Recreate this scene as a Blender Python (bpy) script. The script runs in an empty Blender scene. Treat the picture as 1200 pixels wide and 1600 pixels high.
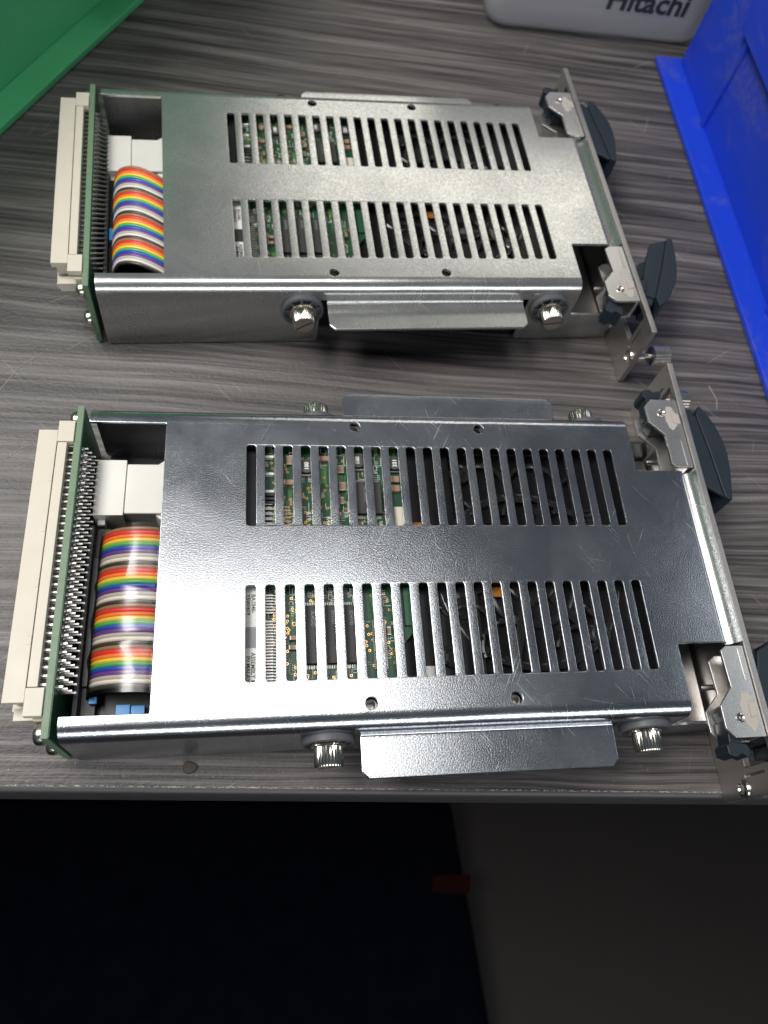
import bpy, bmesh, math, random
from mathutils import Vector, Matrix
random.seed(7)
S = 0.006            # metres per slot pitch
UC, VC, Z0 = 8.75, 6.665, -5.5   # module reference point (slot-pitch units), bench surface at Z0
scn = bpy.context.scene
COL = scn.collection
R = math.radians

# ------------------------------------------------------------------ helpers
def link(o, parent=None):
    COL.objects.link(o)
    if parent is not None:
        o.parent = parent
    return o

def tag(o, label=None, cat=None, group=None, kind=None):
    if label: o['label'] = label
    if cat: o['category'] = cat
    if group: o['group'] = group
    if kind: o['kind'] = kind
    return o

def thing(name, label, cat, loc=(0, 0, 0), rz=0.0, group=None):
    o = bpy.data.objects.new(name, None)
    o.empty_display_size = 0.02
    o.location = loc
    o.rotation_euler = (0, 0, rz)
    link(o)
    return tag(o, label, cat, group)

def weighted(o):
    md = o.modifiers.new('weighted_normals', 'WEIGHTED_NORMAL'); md.mode = 'FACE_AREA'; md.weight = 60; md.keep_sharp = True

class MB:
    """collects shapes in slot-pitch units (u, v, z) and links them as one mesh object"""
    def __init__(self, org=(UC, VC, Z0)):
        self.v = []; self.f = []; self.m = []; self.s = []; self.org = org
        self.xf = None
    def add(self, verts, faces, mat=0, smooth=False):
        b = len(self.v)
        for p in verts:
            p = tuple(p)
            if self.xf: p = self.xf(*p)
            self.v.append(p)
        for fc in faces:
            self.f.append([b + i for i in fc]); self.m.append(mat); self.s.append(smooth)
    def box(self, u0, u1, v0, v1, z0, z1, mat=0):
        vs = [(u0, v0, z0), (u1, v0, z0), (u1, v1, z0), (u0, v1, z0), (u0, v0, z1), (u1, v0, z1), (u1, v1, z1), (u0, v1, z1)]
        self.add(vs, [(3, 2, 1, 0), (4, 5, 6, 7), (0, 1, 5, 4), (1, 2, 6, 5), (2, 3, 7, 6), (3, 0, 4, 7)], mat)
    def prism(self, pts, z0, z1, mat=0, smooth=False):
        n = len(pts)
        vs = [(p[0], p[1], z0) for p in pts] + [(p[0], p[1], z1) for p in pts]
        self.add(vs, [list(range(n))[::-1], [n + i for i in range(n)]], mat)
        b = len(self.v) - 2 * n
        for i in range(n):
            j = (i + 1) % n
            self.f.append([b + i, b + j, b + n + j, b + n + i]); self.m.append(mat); self.s.append(smooth)
    def lathe(self, c, axis, prof, n=24, mat=0, smooth=True, knurl=0.0):
        """prof: list of (distance along axis, radius)"""
        a = Vector(axis).normalized()
        t = Vector((0, 0, 1)) if abs(a.z) < .9 else Vector((1, 0, 0))
        e1 = a.cross(t).normalized(); e2 = a.cross(e1)
        c = Vector(c); vs = []; fs = []
        for d, r in prof:
            for k in range(n):
                th = 2 * math.pi * k / n
                rr = r
                if knurl and r > .01: rr = r * (1 + (knurl if k % 2 else -knurl))
                vs.append(c + a * d + (e1 * math.cos(th) + e2 * math.sin(th)) * rr)
        for i in range(len(prof) - 1):
            for k in range(n):
                j = (k + 1) % n
                fs.append((i * n + k, i * n + j, (i + 1) * n + j, (i + 1) * n + k))
        fs.append(list(range(n))[::-1]); fs.append([(len(prof) - 1) * n + k for k in range(n)])
        self.add([tuple(v) for v in vs], fs, mat, smooth)
    def tube(self, path, r, n=8, mat=0):
        P = [Vector(p) for p in path]; vs = []; fs = []
        for i, p in enumerate(P):
            d = (P[min(i + 1, len(P) - 1)] - P[max(i - 1, 0)]).normalized()
            t = Vector((0, 1, 0)) if abs(d.y) < .9 else Vector((0, 0, 1))
            e1 = d.cross(t).normalized(); e2 = d.cross(e1)
            for k in range(n):
                th = 2 * math.pi * k / n
                vs.append(tuple(p + (e1 * math.cos(th) + e2 * math.sin(th)) * r))
        for i in range(len(P) - 1):
            for k in range(n):
                j = (k + 1) % n
                fs.append((i * n + k, i * n + j, (i + 1) * n + j, (i + 1) * n + k))
        fs.append(list(range(n))[::-1]); fs.append([(len(P) - 1) * n + k for k in range(n)])
        self.add(vs, fs, mat, True)
    def text(self, body, size, fn, mat=0, bold=0.0, depth=0.01, align='LEFT'):
        cu = bpy.data.curves.new('lettering', 'FONT')
        cu.body = body; cu.size = size; cu.extrude = depth; cu.offset = bold; cu.align_x = align
        cu.resolution_u = 2
        o = bpy.data.objects.new('lettering', cu); COL.objects.link(o)
        dg = bpy.context.evaluated_depsgraph_get()
        me = bpy.data.meshes.new_from_object(o.evaluated_get(dg))
        self.add([fn(*v.co) for v in me.vertices], [list(p.vertices) for p in me.polygons], mat)
        bpy.data.objects.remove(o); bpy.data.curves.remove(cu); bpy.data.meshes.remove(me)
    def build(self, name, mats, parent=None, bevel=0.0, seg=2, angle=40, loc=None):
        if not isinstance(mats, (list, tuple)): mats = [mats]
        me = bpy.data.meshes.new(name)
        o3 = self.org
        me.from_pydata([((a - o3[0]) * S, (b - o3[1]) * S, (c - o3[2]) * S) for a, b, c in self.v], [], self.f)
        for m in mats: me.materials.append(m)
        for p, mi, sm in zip(me.polygons, self.m, self.s):
            p.material_index = mi; p.use_smooth = sm
        bm = bmesh.new(); bm.from_mesh(me)
        bmesh.ops.recalc_face_normals(bm, faces=bm.faces)
        if bevel:
            es = [e for e in bm.edges if len(e.link_faces) == 2 and e.calc_face_angle(0) > R(angle)]
            bmesh.ops.bevel(bm, geom=es, offset=bevel * S, segments=seg, affect='EDGES', profile=.5, clamp_overlap=True)
            for f in bm.faces: f.smooth = True
        bm.to_mesh(me); bm.free()
        if bevel: me.set_sharp_from_angle(angle=R(50))
        elif any(self.s): me.set_sharp_from_angle(angle=R(45))
        o = link(bpy.data.objects.new(name, me), parent)
        if bevel: weighted(o)
        return o

def rounded(pts, rads, n=4):
    out = []; N = len(pts)
    for i in range(N):
        p = Vector(pts[i]).to_2d(); a = Vector(pts[i - 1]).to_2d(); b = Vector(pts[(i + 1) % N]).to_2d()
        r = rads[i] if isinstance(rads, (list, tuple)) else rads
        if r <= 0: out.append((p.x, p.y)); continue
        d1 = (a - p).normalized(); d2 = (b - p).normalized()
        ang = d1.angle(d2); t = min(r / math.tan(ang / 2), .49 * (a - p).length, .49 * (b - p).length)
        q1 = p + d1 * t; q2 = p + d2 * t
        for k in range(n + 1):
            w = k / n
            q = q1 * (1 - w) ** 2 + p * 2 * w * (1 - w) + q2 * w ** 2
            out.append((q.x, q.y))
    return out

def circle(cx, cy, r, n=24):
    return [(cx + r * math.cos(2 * math.pi * k / n), cy + r * math.sin(2 * math.pi * k / n)) for k in range(n)]

def sheet_mesh(loops, thick, bev):
    """flat plate with holes: filled 2D curve with a rounded rim -> mesh (units)"""
    cu = bpy.data.curves.new('sheet', 'CURVE'); cu.dimensions = '2D'; cu.fill_mode = 'BOTH'
    cu.extrude = thick / 2 - bev; cu.bevel_depth = bev; cu.bevel_resolution = 1; cu.offset = -bev
    for lp in loops:
        sp = cu.splines.new('POLY'); sp.points.add(len(lp) - 1); sp.use_cyclic_u = True
        for q, p in zip(sp.points, lp): q.co = (p[0], p[1], 0, 1)
    o = bpy.data.objects.new('sheet', cu); COL.objects.link(o)
    me = bpy.data.meshes.new_from_object(o.evaluated_get(bpy.context.evaluated_depsgraph_get()))
    bpy.data.objects.remove(o); bpy.data.curves.remove(cu)
    bm = bmesh.new(); bm.from_mesh(me); bpy.data.meshes.remove(me)
    bmesh.ops.remove_doubles(bm, verts=bm.verts, dist=1e-4)
    return bm

def finish(bm, name, mat, parent, fn, org=(UC, VC, Z0), angle=35):
    for v in bm.verts:
        p = fn(v.co.x, v.co.y, v.co.z)
        v.co = ((p[0] - org[0]) * S, (p[1] - org[1]) * S, (p[2] - org[2]) * S)
    bmesh.ops.recalc_face_normals(bm, faces=bm.faces)
    for f in bm.faces: f.smooth = True
    me = bpy.data.meshes.new(name); bm.to_mesh(me); bm.free()
    me.materials.append(mat); me.set_sharp_from_angle(angle=R(angle))
    o = link(bpy.data.objects.new(name, me), parent); weighted(o)
    return o

# ------------------------------------------------------------------ materials
def new_mat(name):
    m = bpy.data.materials.new(name); m.use_nodes = True
    nt = m.node_tree; b = nt.nodes['Principled BSDF']
    return m, nt, b

def nd(nt, typ, **kw):
    n = nt.nodes.new(typ)
    for k, v in kw.items():
        if k in n.inputs: n.inputs[k].default_value = v
        else: setattr(n, k, v)
    return n

def ramp(nt, src, stops, interp='LINEAR'):
    r = nt.nodes.new('ShaderNodeValToRGB'); r.color_ramp.interpolation = interp
    els = r.color_ramp.elements
    while len(els) < len(stops): els.new(0.5)
    for e, (p, c) in zip(els, stops):
        e.position = p; e.color = (c, c, c, 1) if isinstance(c, (int, float)) else (*c, 1)
    nt.links.new(src, r.inputs[0])
    return r.outputs[0]

def coords(nt, scale=(1, 1, 1), rot=(0, 0, 0), loc=(0, 0, 0)):
    t = nt.nodes.new('ShaderNodeTexCoord'); m = nt.nodes.new('ShaderNodeMapping')
    m.inputs['Scale'].default_value = scale; m.inputs['Rotation'].default_value = rot; m.inputs['Location'].default_value = loc
    nt.links.new(t.outputs['Object'], m.inputs[0]); return m.outputs[0]

def noise(nt, vec, scale, detail=4, rough=.55, dist=0.0):
    n = nd(nt, 'ShaderNodeTexNoise', Scale=scale, Detail=detail, Roughness=rough, Distortion=dist)
    nt.links.new(vec, n.inputs['Vector']); return n.outputs['Fac']

def math_(nt, op, a, b=None, clamp=False):
    n = nt.nodes.new('ShaderNodeMath'); n.operation = op; n.use_clamp = clamp
    for i, x in enumerate((a, b)):
        if x is None: continue
        if isinstance(x, (int, float)): n.inputs[i].default_value = x
        else: nt.links.new(x, n.inputs[i])
    return n.outputs[0]

def mix(nt, fac, a, b):
    n = nt.nodes.new('ShaderNodeMix'); n.data_type = 'RGBA'
    for k, x in ((0, fac), (6, a), (7, b)):
        if isinstance(x, (int, float)): n.inputs[k].default_value = x
        elif isinstance(x, tuple): n.inputs[k].default_value = (*x, 1)
        else: nt.links.new(x, n.inputs[k])
    return n.outputs[2]

def bump(nt, b, h, strength, dist):
    n = nd(nt, 'ShaderNodeBump', Strength=strength, Distance=dist)
    nt.links.new(h, n.inputs['Height']); nt.links.new(n.outputs[0], b.inputs['Normal']); return n

def plain(name, col, rough=.5, metal=0.0, spec=.5, bumpy=0.0, bscale=900, var=.12, vscale=150):
    m, nt, b = new_mat(name)
    v = coords(nt)
    c = mix(nt, noise(nt, v, vscale, 5), tuple(x * (1 - var) for x in col), tuple(min(1, x * (1 + var)) for x in col))
    nt.links.new(c, b.inputs['Base Color'])
    b.inputs['Metallic'].default_value = metal; b.inputs['Specular IOR Level'].default_value = spec
    rr = noise(nt, v, vscale * .7, 4)
    nt.links.new(math_(nt, 'ADD', math_(nt, 'MULTIPLY', rr, rough * .5), rough * .75), b.inputs['Roughness'])
    if bumpy: bump(nt, b, noise(nt, v, bscale, 3), bumpy, .0002)
    return m

def scratch_mask(nt, specs):
    out = None
    for ang, sx, sy, lo, hi, loc in specs:
        v0 = coords(nt, (1, 1, 1), (0, 0, ang), (loc, loc * .7, 0))
        mp = nt.nodes.new('ShaderNodeMapping'); mp.inputs['Scale'].default_value = (sx, sy, 1)
        nt.links.new(v0, mp.inputs[0]); v = mp.outputs[0]
        n = ramp(nt, noise(nt, v, 1.0, 1, .4, .15), [(lo, 0.0), (hi, 1.0)])
        out = n if out is None else math_(nt, 'MAXIMUM', out, n)
    return out

def zinc(name, base=(.60, .62, .64), rough=.30, grain=.35, smudge=.12, gscale=2600, scr=.6, metal=1.0, bdist=.00006):
    m, nt, b = new_mat(name)
    v = coords(nt)
    fine = noise(nt, v, gscale, 3, .6)
    big = noise(nt, coords(nt, (1, 1, 1), (0, 0, .3)), 34, 5, .6, .6)
    patch = noise(nt, v, 90, 4, .6, .3)
    c = mix(nt, math_(nt, 'MULTIPLY', patch, .55), base, tuple(x * .82 for x in base))
    c = mix(nt, math_(nt, 'MULTIPLY', ramp(nt, fine, [(.40, 0.0), (.60, 1.0)]), min(.55, grain * 5)), c, tuple(x * .45 for x in base))
    sm = scratch_mask(nt, [(.9, 55, 2600, .70, .78, 3.1), (-1.1, 45, 2400, .71, .79, 9.3), (1.45, 60, 2900, .72, .80, 5.7), (.2, 40, 2200, .74, .81, 1.2)])
    area = ramp(nt, noise(nt, v, 26, 2, .5), [(.42, 0.0), (.6, 1.0)])
    sm = math_(nt, 'MULTIPLY', math_(nt, 'MULTIPLY', sm, area), scr)
    c = mix(nt, sm, c, (.85, .85, .85))
    nt.links.new(c, b.inputs['Base Color'])
    b.inputs['Metallic'].default_value = metal
    r0 = math_(nt, 'ADD', rough - smudge * .5, math_(nt, 'MULTIPLY', ramp(nt, big, [(.38, 0.0), (.62, 1.0)]), smudge))
    r1 = math_(nt, 'ADD', r0, math_(nt, 'MULTIPLY', sm, .2))
    r2 = math_(nt, 'ADD', r1, math_(nt, 'MULTIPLY', math_(nt, 'SUBTRACT', fine, .5), .25))
    nt.links.new(r2, b.inputs['Roughness'])
    h = math_(nt, 'ADD', fine, math_(nt, 'MULTIPLY', patch, .6))
    bump(nt, b, h, grain, bdist)
    return m

M = {}
M['zinc_near'] = zinc('zinc_plated_steel', (.62, .645, .68), .20, .28, .05, 2000, .50, .98, .00013)
M['zinc_far'] = zinc('zinc_plated_steel_smudged', (.62, .63, .61), .23, .12, .05, 2200, .45, .87, .00010)
M['nickel'] = plain('nickel_screw', (.72, .68, .60), .20, 1.0, var=.06)
M['plate'] = zinc('stamped_plate', (.80, .78, .76), .30, .06, .04, 3500, .3, .95)
M['alu'] = zinc('panel_plate', (.66, .63, .60), .42, .14, .10, 3500, .3)
M['cream'] = plain('cream_plastic', (.56, .52, .43), .45, spec=.4, var=.05, bumpy=.05)
M['nylon'] = plain('white_nylon', (.70, .69, .64), .38, spec=.45, var=.04)
M['nylon'].node_tree.nodes['Principled BSDF'].inputs['Subsurface Weight'].default_value = .35
M['nylon'].node_tree.nodes['Principled BSDF'].inputs['Subsurface Radius'].default_value = (.003, .003, .0025)
M['black'] = plain('black_plastic', (.012, .012, .013), .42, spec=.45, var=.2, bumpy=.1)
M['grey_plastic'] = plain('grey_plastic', (.075, .077, .085), .5, spec=.4, var=.08, bumpy=.05)
M['lever'] = plain('dark_slate_plastic', (.010, .017, .024), .45, spec=.45, var=.12, bumpy=.06)
M['sky_latch'] = plain('blue_latch_plastic', (.03, .22, .52), .4, var=.08)
M['fr4'] = plain('green_laminate', (.13, .20, .125), .5, var=.18, vscale=400, bumpy=.1)
M['solder'] = plain('tinned_pin', (.38, .37, .36), .36, 1.0, var=.08)
M['pcb'] = plain('solder_mask_green', (.014, .078, .036), .35, spec=.5, var=.25, vscale=260)
M['pcb_copper'] = plain('solder_mask_over_copper', (.085, .20, .055), .35, spec=.5, var=.2, vscale=300)
M['gold'] = plain('gold_via', (.80, .50, .22), .3, 1.0, var=.1)
M['silk'] = plain('silkscreen_white', (.72, .74, .70), .6)
M['chip'] = plain('chip_epoxy', (.030, .029, .029), .55, var=.15, bumpy=.15, bscale=2500)
M['cap'] = plain('ceramic_capacitor_tan', (.30, .185, .115), .5, var=.1)
M['coil'] = plain('ferrite_coil', (.05, .05, .052), .4, var=.12)
M['drive'] = plain('black_drive_casting', (.006, .006, .0065), .36, spec=.28, var=.2, bumpy=.1)
M['spindle'] = plain('glossy_black_casting', (.016, .016, .017), .20, spec=.6, var=.2)
M['flex'] = plain('orange_flex', (.32, .115, .012), .35)
M['label_white'] = plain('paper_label', (.62, .62, .60), .5, var=.03)
M['label_grey'] = plain('label_grey_block', (.20, .205, .22), .5)
M['label_black'] = plain('label_black_block', (.02, .02, .02), .5)
M['ink'] = plain('black_ink', (.03, .03, .035), .5)
M['glue'] = plain('dried_glue', (.36, .335, .30), .6, bumpy=.4, bscale=500)
M['brown_speck'] = plain('brown_dried_speck', (.035, .026, .016), .6, bumpy=.6, bscale=700, var=.5, vscale=500)

WIRE = [('brown', (.26, .15, .08)), ('red', (.62, .03, .025)), ('orange', (.72, .19, .03)), ('yellow', (.72, .52, .06)), ('green', (.06, .36, .09)),
        ('blue', (.015, .06, .42)), ('violet', (.13, .04, .22)), ('grey', (.40, .38, .35)), ('white', (.66, .62, .55)), ('black', (.035, .033, .031))]
WM = []
for n_, c_ in WIRE:
    m_ = plain('wire_' + n_, c_, .33, spec=.5, var=.05)
    WM.append(m_)

def tape_mat():
    m, nt, b = new_mat('clear_tape')
    for n in list(nt.nodes):
        if n.type == 'BSDF_PRINCIPLED': nt.nodes.remove(n)
    out = [n for n in nt.nodes if n.type == 'OUTPUT_MATERIAL'][0]
    tr = nt.nodes.new('ShaderNodeBsdfTransparent'); tr.inputs[0].default_value = (.97, .96, .93, 1)
    gl = nt.nodes.new('ShaderNodeBsdfGlossy'); gl.inputs['Roughness'].default_value = .22
    fr = nt.nodes.new('ShaderNodeFresnel'); fr.inputs[0].default_value = 1.5
    bp_ = nt.nodes.new('ShaderNodeBump'); bp_.inputs['Strength'].default_value = .55; bp_.inputs['Distance'].default_value = .0012
    v = coords(nt, (1, .5, 1), (0, 0, .4))
    n1 = nd(nt, 'ShaderNodeTexVoronoi', Scale=75.0); nt.links.new(v, n1.inputs['Vector'])
    nt.links.new(n1.outputs['Distance'], bp_.inputs['Height'])
    nt.links.new(bp_.outputs[0], gl.inputs['Normal']); nt.links.new(bp_.outputs[0], fr.inputs['Normal'])
    mx = nt.nodes.new('ShaderNodeMixShader')
    f2 = math_(nt, 'ADD', math_(nt, 'MULTIPLY', fr.outputs[0], 1.5), .0, True)
    nt.links.new(f2, mx.inputs[0]); nt.links.new(tr.outputs[0], mx.inputs[1]); nt.links.new(gl.outputs[0], mx.inputs[2])
    nt.links.new(mx.outputs[0], out.inputs[0])
    return m
M['tape'] = tape_mat()

def laminate():
    m, nt, b = new_mat('grey_woodgrain_laminate')
    v = coords(nt)
    wob = noise(nt, coords(nt, (2.2, 2.2, 1)), 3.0, 2, .5)
    sep = nt.nodes.new('ShaderNodeSeparateXYZ'); nt.links.new(v, sep.inputs[0])
    y2 = math_(nt, 'ADD', sep.outputs[1], math_(nt, 'MULTIPLY', wob, .010))
    cmb = nt.nodes.new('ShaderNodeCombineXYZ'); nt.links.new(sep.outputs[0], cmb.inputs[0]); nt.links.new(y2, cmb.inputs[1])
    def st(sx, sy, det, r=.6):
        mp = nt.nodes.new('ShaderNodeMapping'); mp.inputs['Scale'].default_value = (sx, sy, 1)
        nt.links.new(cmb.outputs[0], mp.inputs[0]); return noise(nt, mp.outputs[0], 1.0, det, r)
    broad = st(5, 130, 3); mid = st(8, 480, 5, .70); fine = st(14, 2100, 4, .7)
    t = math_(nt, 'ADD', math_(nt, 'ADD', math_(nt, 'MULTIPLY', broad, .28), math_(nt, 'MULTIPLY', mid, .46)), math_(nt, 'MULTIPLY', fine, .26))
    c = ramp(nt, t, [(.39, (.0125, .0110, .0112)), (.455, (.033, .0295, .0290)), (.52, (.086, .078, .0755)), (.60, (.172, .156, .149))])
    # fine dust and hairline scratches
    vo = nd(nt, 'ShaderNodeTexVoronoi', Scale=420.0, Randomness=1.0); nt.links.new(v, vo.inputs['Vector'])
    dust = math_(nt, 'MULTIPLY', ramp(nt, vo.outputs['Distance'], [(.05, 1.0), (.10, 0.0)]), ramp(nt, noise(nt, v, 900, 1), [(.50, 0.0), (.56, 1.0)]))
    sc = scratch_mask(nt, [(.8, 30, 1500, .765, .80, 2.2), (-.6, 26, 1300, .77, .81, 6.1), (1.9, 28, 1600, .77, .81, 8.4)])
    c = mix(nt, math_(nt, 'MULTIPLY', dust, .55), c, (.42, .40, .38))
    c = mix(nt, math_(nt, 'MULTIPLY', sc, .5), c, (.40, .38, .36))
    nt.links.new(c, b.inputs['Base Color'])
    b.inputs['Specular IOR Level'].default_value = .5
    nt.links.new(math_(nt, 'ADD', .38, math_(nt, 'MULTIPLY', t, .16)), b.inputs['Roughness'])
    peb = noise(nt, coords(nt, (.7, 1, 1)), 950, 2, .5)
    h = math_(nt, 'ADD', math_(nt, 'MULTIPLY', fine, .5), peb)
    bump(nt, b, h, .55, .0003)
    return m
M['laminate'] = laminate()
M['edge_band'] = plain('grey_edge_band', (.055, .053, .055), .5, var=.15, bumpy=.1)
M['worn_edge'] = plain('worn_edge_line', (.30, .28, .26), .7, var=.5, vscale=900)
M['blue_bin'] = plain('blue_polypropylene', (.010, .045, .50), .36, spec=.45, var=.08, vscale=30, bumpy=.03)
def scuffed(m, col, amount):
    nt = m.node_tree; b = nt.nodes['Principled BSDF']
    old = b.inputs['Base Color'].links[0].from_socket
    f = ramp(nt, noise(nt, coords(nt, (1, .45, 1)), 38, 5, .6, .8), [(.50, 0.0), (.62, 1.0)])
    g = ramp(nt, noise(nt, coords(nt), 300, 4, .7), [(.35, 0.0), (.7, 1.0)])
    c = mix(nt, math_(nt, 'MULTIPLY', math_(nt, 'MULTIPLY', f, g), amount), old, col)
    nt.links.new(c, b.inputs['Base Color'])
scuffed(M['blue_bin'], (.09, .10, .34), .75)
M['green_bin'] = plain('green_polypropylene', (.075, .40, .17), .4, spec=.45, var=.06, vscale=30, bumpy=.03)
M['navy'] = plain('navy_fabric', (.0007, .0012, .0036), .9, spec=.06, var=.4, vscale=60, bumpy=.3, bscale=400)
M['floor'] = plain('grey_brown_floor', (.024, .0200, .0175), .6, spec=.3, var=.12, vscale=12, bumpy=.1)
M['red'] = plain('red_tag', (.015, .0012, .0012), .8, spec=.08)
M['under'] = plain('dark_apron', (.03, .028, .028), .6)

def clear_mat():
    m, nt, b = new_mat('translucent_polypropylene')
    out = [n for n in nt.nodes if n.type == 'OUTPUT_MATERIAL'][0]
    b.inputs['Base Color'].default_value = (.66, .66, .67, 1); b.inputs['Roughness'].default_value = .28
    b.inputs['Specular IOR Level'].default_value = .5
    tr = nt.nodes.new('ShaderNodeBsdfTransparent'); tr.inputs[0].default_value = (.80, .80, .82, 1)
    tl = nt.nodes.new('ShaderNodeBsdfTranslucent'); tl.inputs[0].default_value = (.5, .5, .52, 1)
    m1 = nt.nodes.new('ShaderNodeMixShader'); m1.inputs[0].default_value = .4
    nt.links.new(b.outputs[0], m1.inputs[1]); nt.links.new(tl.outputs[0], m1.inputs[2])
    m2 = nt.nodes.new('ShaderNodeMixShader'); m2.inputs[0].default_value = .52
    nt.links.new(m1.outputs[0], m2.inputs[1]); nt.links.new(tr.outputs[0], m2.inputs[2])
    nt.links.new(m2.outputs[0], out.inputs[0])
    return m
M['clear'] = clear_mat()

# ------------------------------------------------------------------ drive module
T = .2                                   # sheet thickness
VN, VF = -1.65, 14.98                    # where the side bends start
RM = .70; L1 = RM * math.pi / 2          # main bend
SF = L1 + .55; RF = .25; L2 = RF * math.pi / 2   # flange bend
UT = 25.3; RT = .3; L3 = RT * math.pi / 2      # tongue bend

def fold(x, y, t):
    t -= T / 2                            # top face at z = 0
    if x > UT and 1.0 < y < 12.33:        # tongue bends down against the front panel
        e = x - UT
        if e < L3:
            a = e / RT; nx, nz = math.sin(a), math.cos(a)
            return (UT + RT * math.sin(a) + nx * (t + T / 2), y, -T / 2 - RT + RT * math.cos(a) + nz * (t + T / 2))
        return (UT + RT + t + T / 2, y, -T / 2 - RT - (e - L3))
    if VN <= y <= VF: return (x, y, t)
    sgn = -1 if y < VN else 1
    s = (VN - y) if sgn < 0 else (y - VF)
    w = t + T / 2
    if s < L1:
        a = s / RM; o = RM * math.sin(a) + w * math.sin(a); z = -T / 2 - RM + RM * math.cos(a) + w * math.cos(a)
    elif s > SF and 5.2 < x < 18.95:
        e = s - SF; zb = -T / 2 - RM - (SF - L1)
        if e < L2:
            a = e / RF; ce = RM + RF        # bends back outward
            o = ce - RF * math.cos(a) + w * math.cos(a); z = zb - RF * math.sin(a) + w * math.sin(a)
        else:
            o = RM + RF + (e - L2); z = zb - RF + w
    else:
        o = RM + w; z = -T / 2 - RM - (s - L1)
    base = VN if sgn < 0 else VF
    return (x, base + sgn * o, z)

def make_cover(parent, mat):
    def far(p): return (p[0], 13.33 - p[1])
    yW = VN - L1 - 4.62; yG = VN - SF + .05; yE = VN - SF - L2 - 2.0; yS = VN - L1 - 2.1
    near = [((-8.75, -1.35), .0), ((-8.75, yW), .5), ((5.0, yW), .3), ((5.0, yG), .05), ((5.4, yG), .05), ((5.4, yE + .35), .03), ((5.75, yE), .03),
            ((18.4, yE), .03), ((18.75, yE + .35), .03), ((18.75, yG), .05), ((19.15, yG), .05), ((19.15, yW), .3), ((26.2, yW), .1), ((26.2, yS), .1),
            ((22.65, yS), .15), ((22.65, 1.35), .12), ((25.84, 1.35), .03)]
    pts = [p for p, r in near]; rd = [r for p, r in near]
    pts += [far(p) for p in pts[::-1]]; rd += rd[::-1]
    pts += [(-4.67, 14.68), (-4.67, -1.35)]; rd += [.08, .08]
    loops = [rounded(pts, rd)]
    for i in range(22):
        for v0, v1 in ((8.36, 13.34), (-.02, 5.0)):
            loops.append(rounded([(i - .26, v0), (i + .26, v0), (i + .26, v1), (i - .26, v1)], .17, 4))
    for u, v in ((5.87, 14.65), (13.25, 14.65), (5.87, -1.26), (13.27, -1.26)): loops.append(circle(u, v, .31))
    bm = sheet_mesh(loops, T, .035)
    def cut(co, no): bmesh.ops.bisect_plane(bm, geom=bm.verts[:] + bm.edges[:] + bm.faces[:], plane_co=co, plane_no=no, dist=1e-5)
    for k in range(9):
        cut((0, VN - L1 * k / 8, 0), (0, 1, 0)); cut((0, VF + L1 * k / 8, 0), (0, 1, 0))
    for k in range(6):
        cut((0, VN - SF - L2 * k / 5, 0), (0, 1, 0)); cut((0, VF + SF + L2 * k / 5, 0), (0, 1, 0))
    for k in range(7): cut((UT + L3 * k / 6, 0, 0), (1, 0, 0))
    return finish(bm, 'cover', mat, parent, fold, angle=32)

def mir(flag):
    return (lambda u, v, z: (u, 13.33 - v, z)) if flag else None

def thumbscrew(parent, u, v, z, d, slot_ang):
    """side thumbscrew with plastic retainer ring; d = outward direction (-1 near, +1 far)"""
    a = (0, d, 0)
    ring = MB(); ring.lathe((u, v, z), a, [(0, 1.33), (.10, 1.37), (.34, 1.35), (.40, 1.24), (.30, 1.16), (.16, 1.10), (.14, .45)], 44)
    for k in range(9):
        th = 2 * math.pi * k / 9 + .3
        c, s = math.cos(th), math.sin(th)
        vs = []
        for dd in (.13, .42):
            for (r, q) in ((.55, -.06), (1.18, -.10), (1.18, .10), (.55, .06)):
                vs.append((u + r * c - q * s, v + d * (dd if dd < .3 or r < .8 else .30), z + r * s + q * c))
        ring.add(vs, [(0, 1, 2, 3), (4, 5, 6, 7), (0, 1, 5, 4), (1, 2, 6, 5), (2, 3, 7, 6), (3, 0, 4, 7)])
    head = MB(); head.lathe((u, v, z), a, [(.05, .40), (.30, .40), (.32, .86), (.46, .86), (.47, .66), (.50, .72), (1.36, .72), (1.46, .63)], 64, knurl=.03)
    h = head.build('thumbscrew', M['nickel'], parent)
    sl = MB(); c, s = math.cos(slot_ang), math.sin(slot_ang); vs = []
    for dd in (1.40, 1.466):
        for (r, q) in ((-.62, -.07), (.62, -.07), (.62, .07), (-.62, .07)): vs.append((u + r * c - q * s, v + d * dd, z + r * s + q * c))
    sl.add(vs, [(0, 1, 2, 3), (4, 5, 6, 7), (0, 1, 5, 4), (1, 2, 6, 5), (2, 3, 7, 6), (3, 0, 4, 7)])
    sl.build('slot', M['under'], h)
    ring.build('retainer_ring', M['grey_plastic'], h, angle=30)

def pan_screw(parent, c, axis, r=.42, name='screw', mat='nickel'):
    m = MB(); m.lathe(c, axis, [(0, r), (.18, r), (.32, r * .95), (.42, r * .78), (.48, r * .45), (.49, r * .30), (.40, r * .22)], 24)
    return m.build(name, M[mat], parent)

BR = [(26.33, 1.12), (25.35, 1.12), (25.0, .88), (25.06, -1.12), (24.2, -2.05), (24.2, -3.25), (24.65, -3.72), (26.33, -3.72)]
BL = [(26.33, 1.0), (25.5, 1.0), (25.1, .7), (25.16, -1.12), (24.22, -2.05), (24.22, -3.15), (24.86, -3.72), (26.33, -3.72)]

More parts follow.
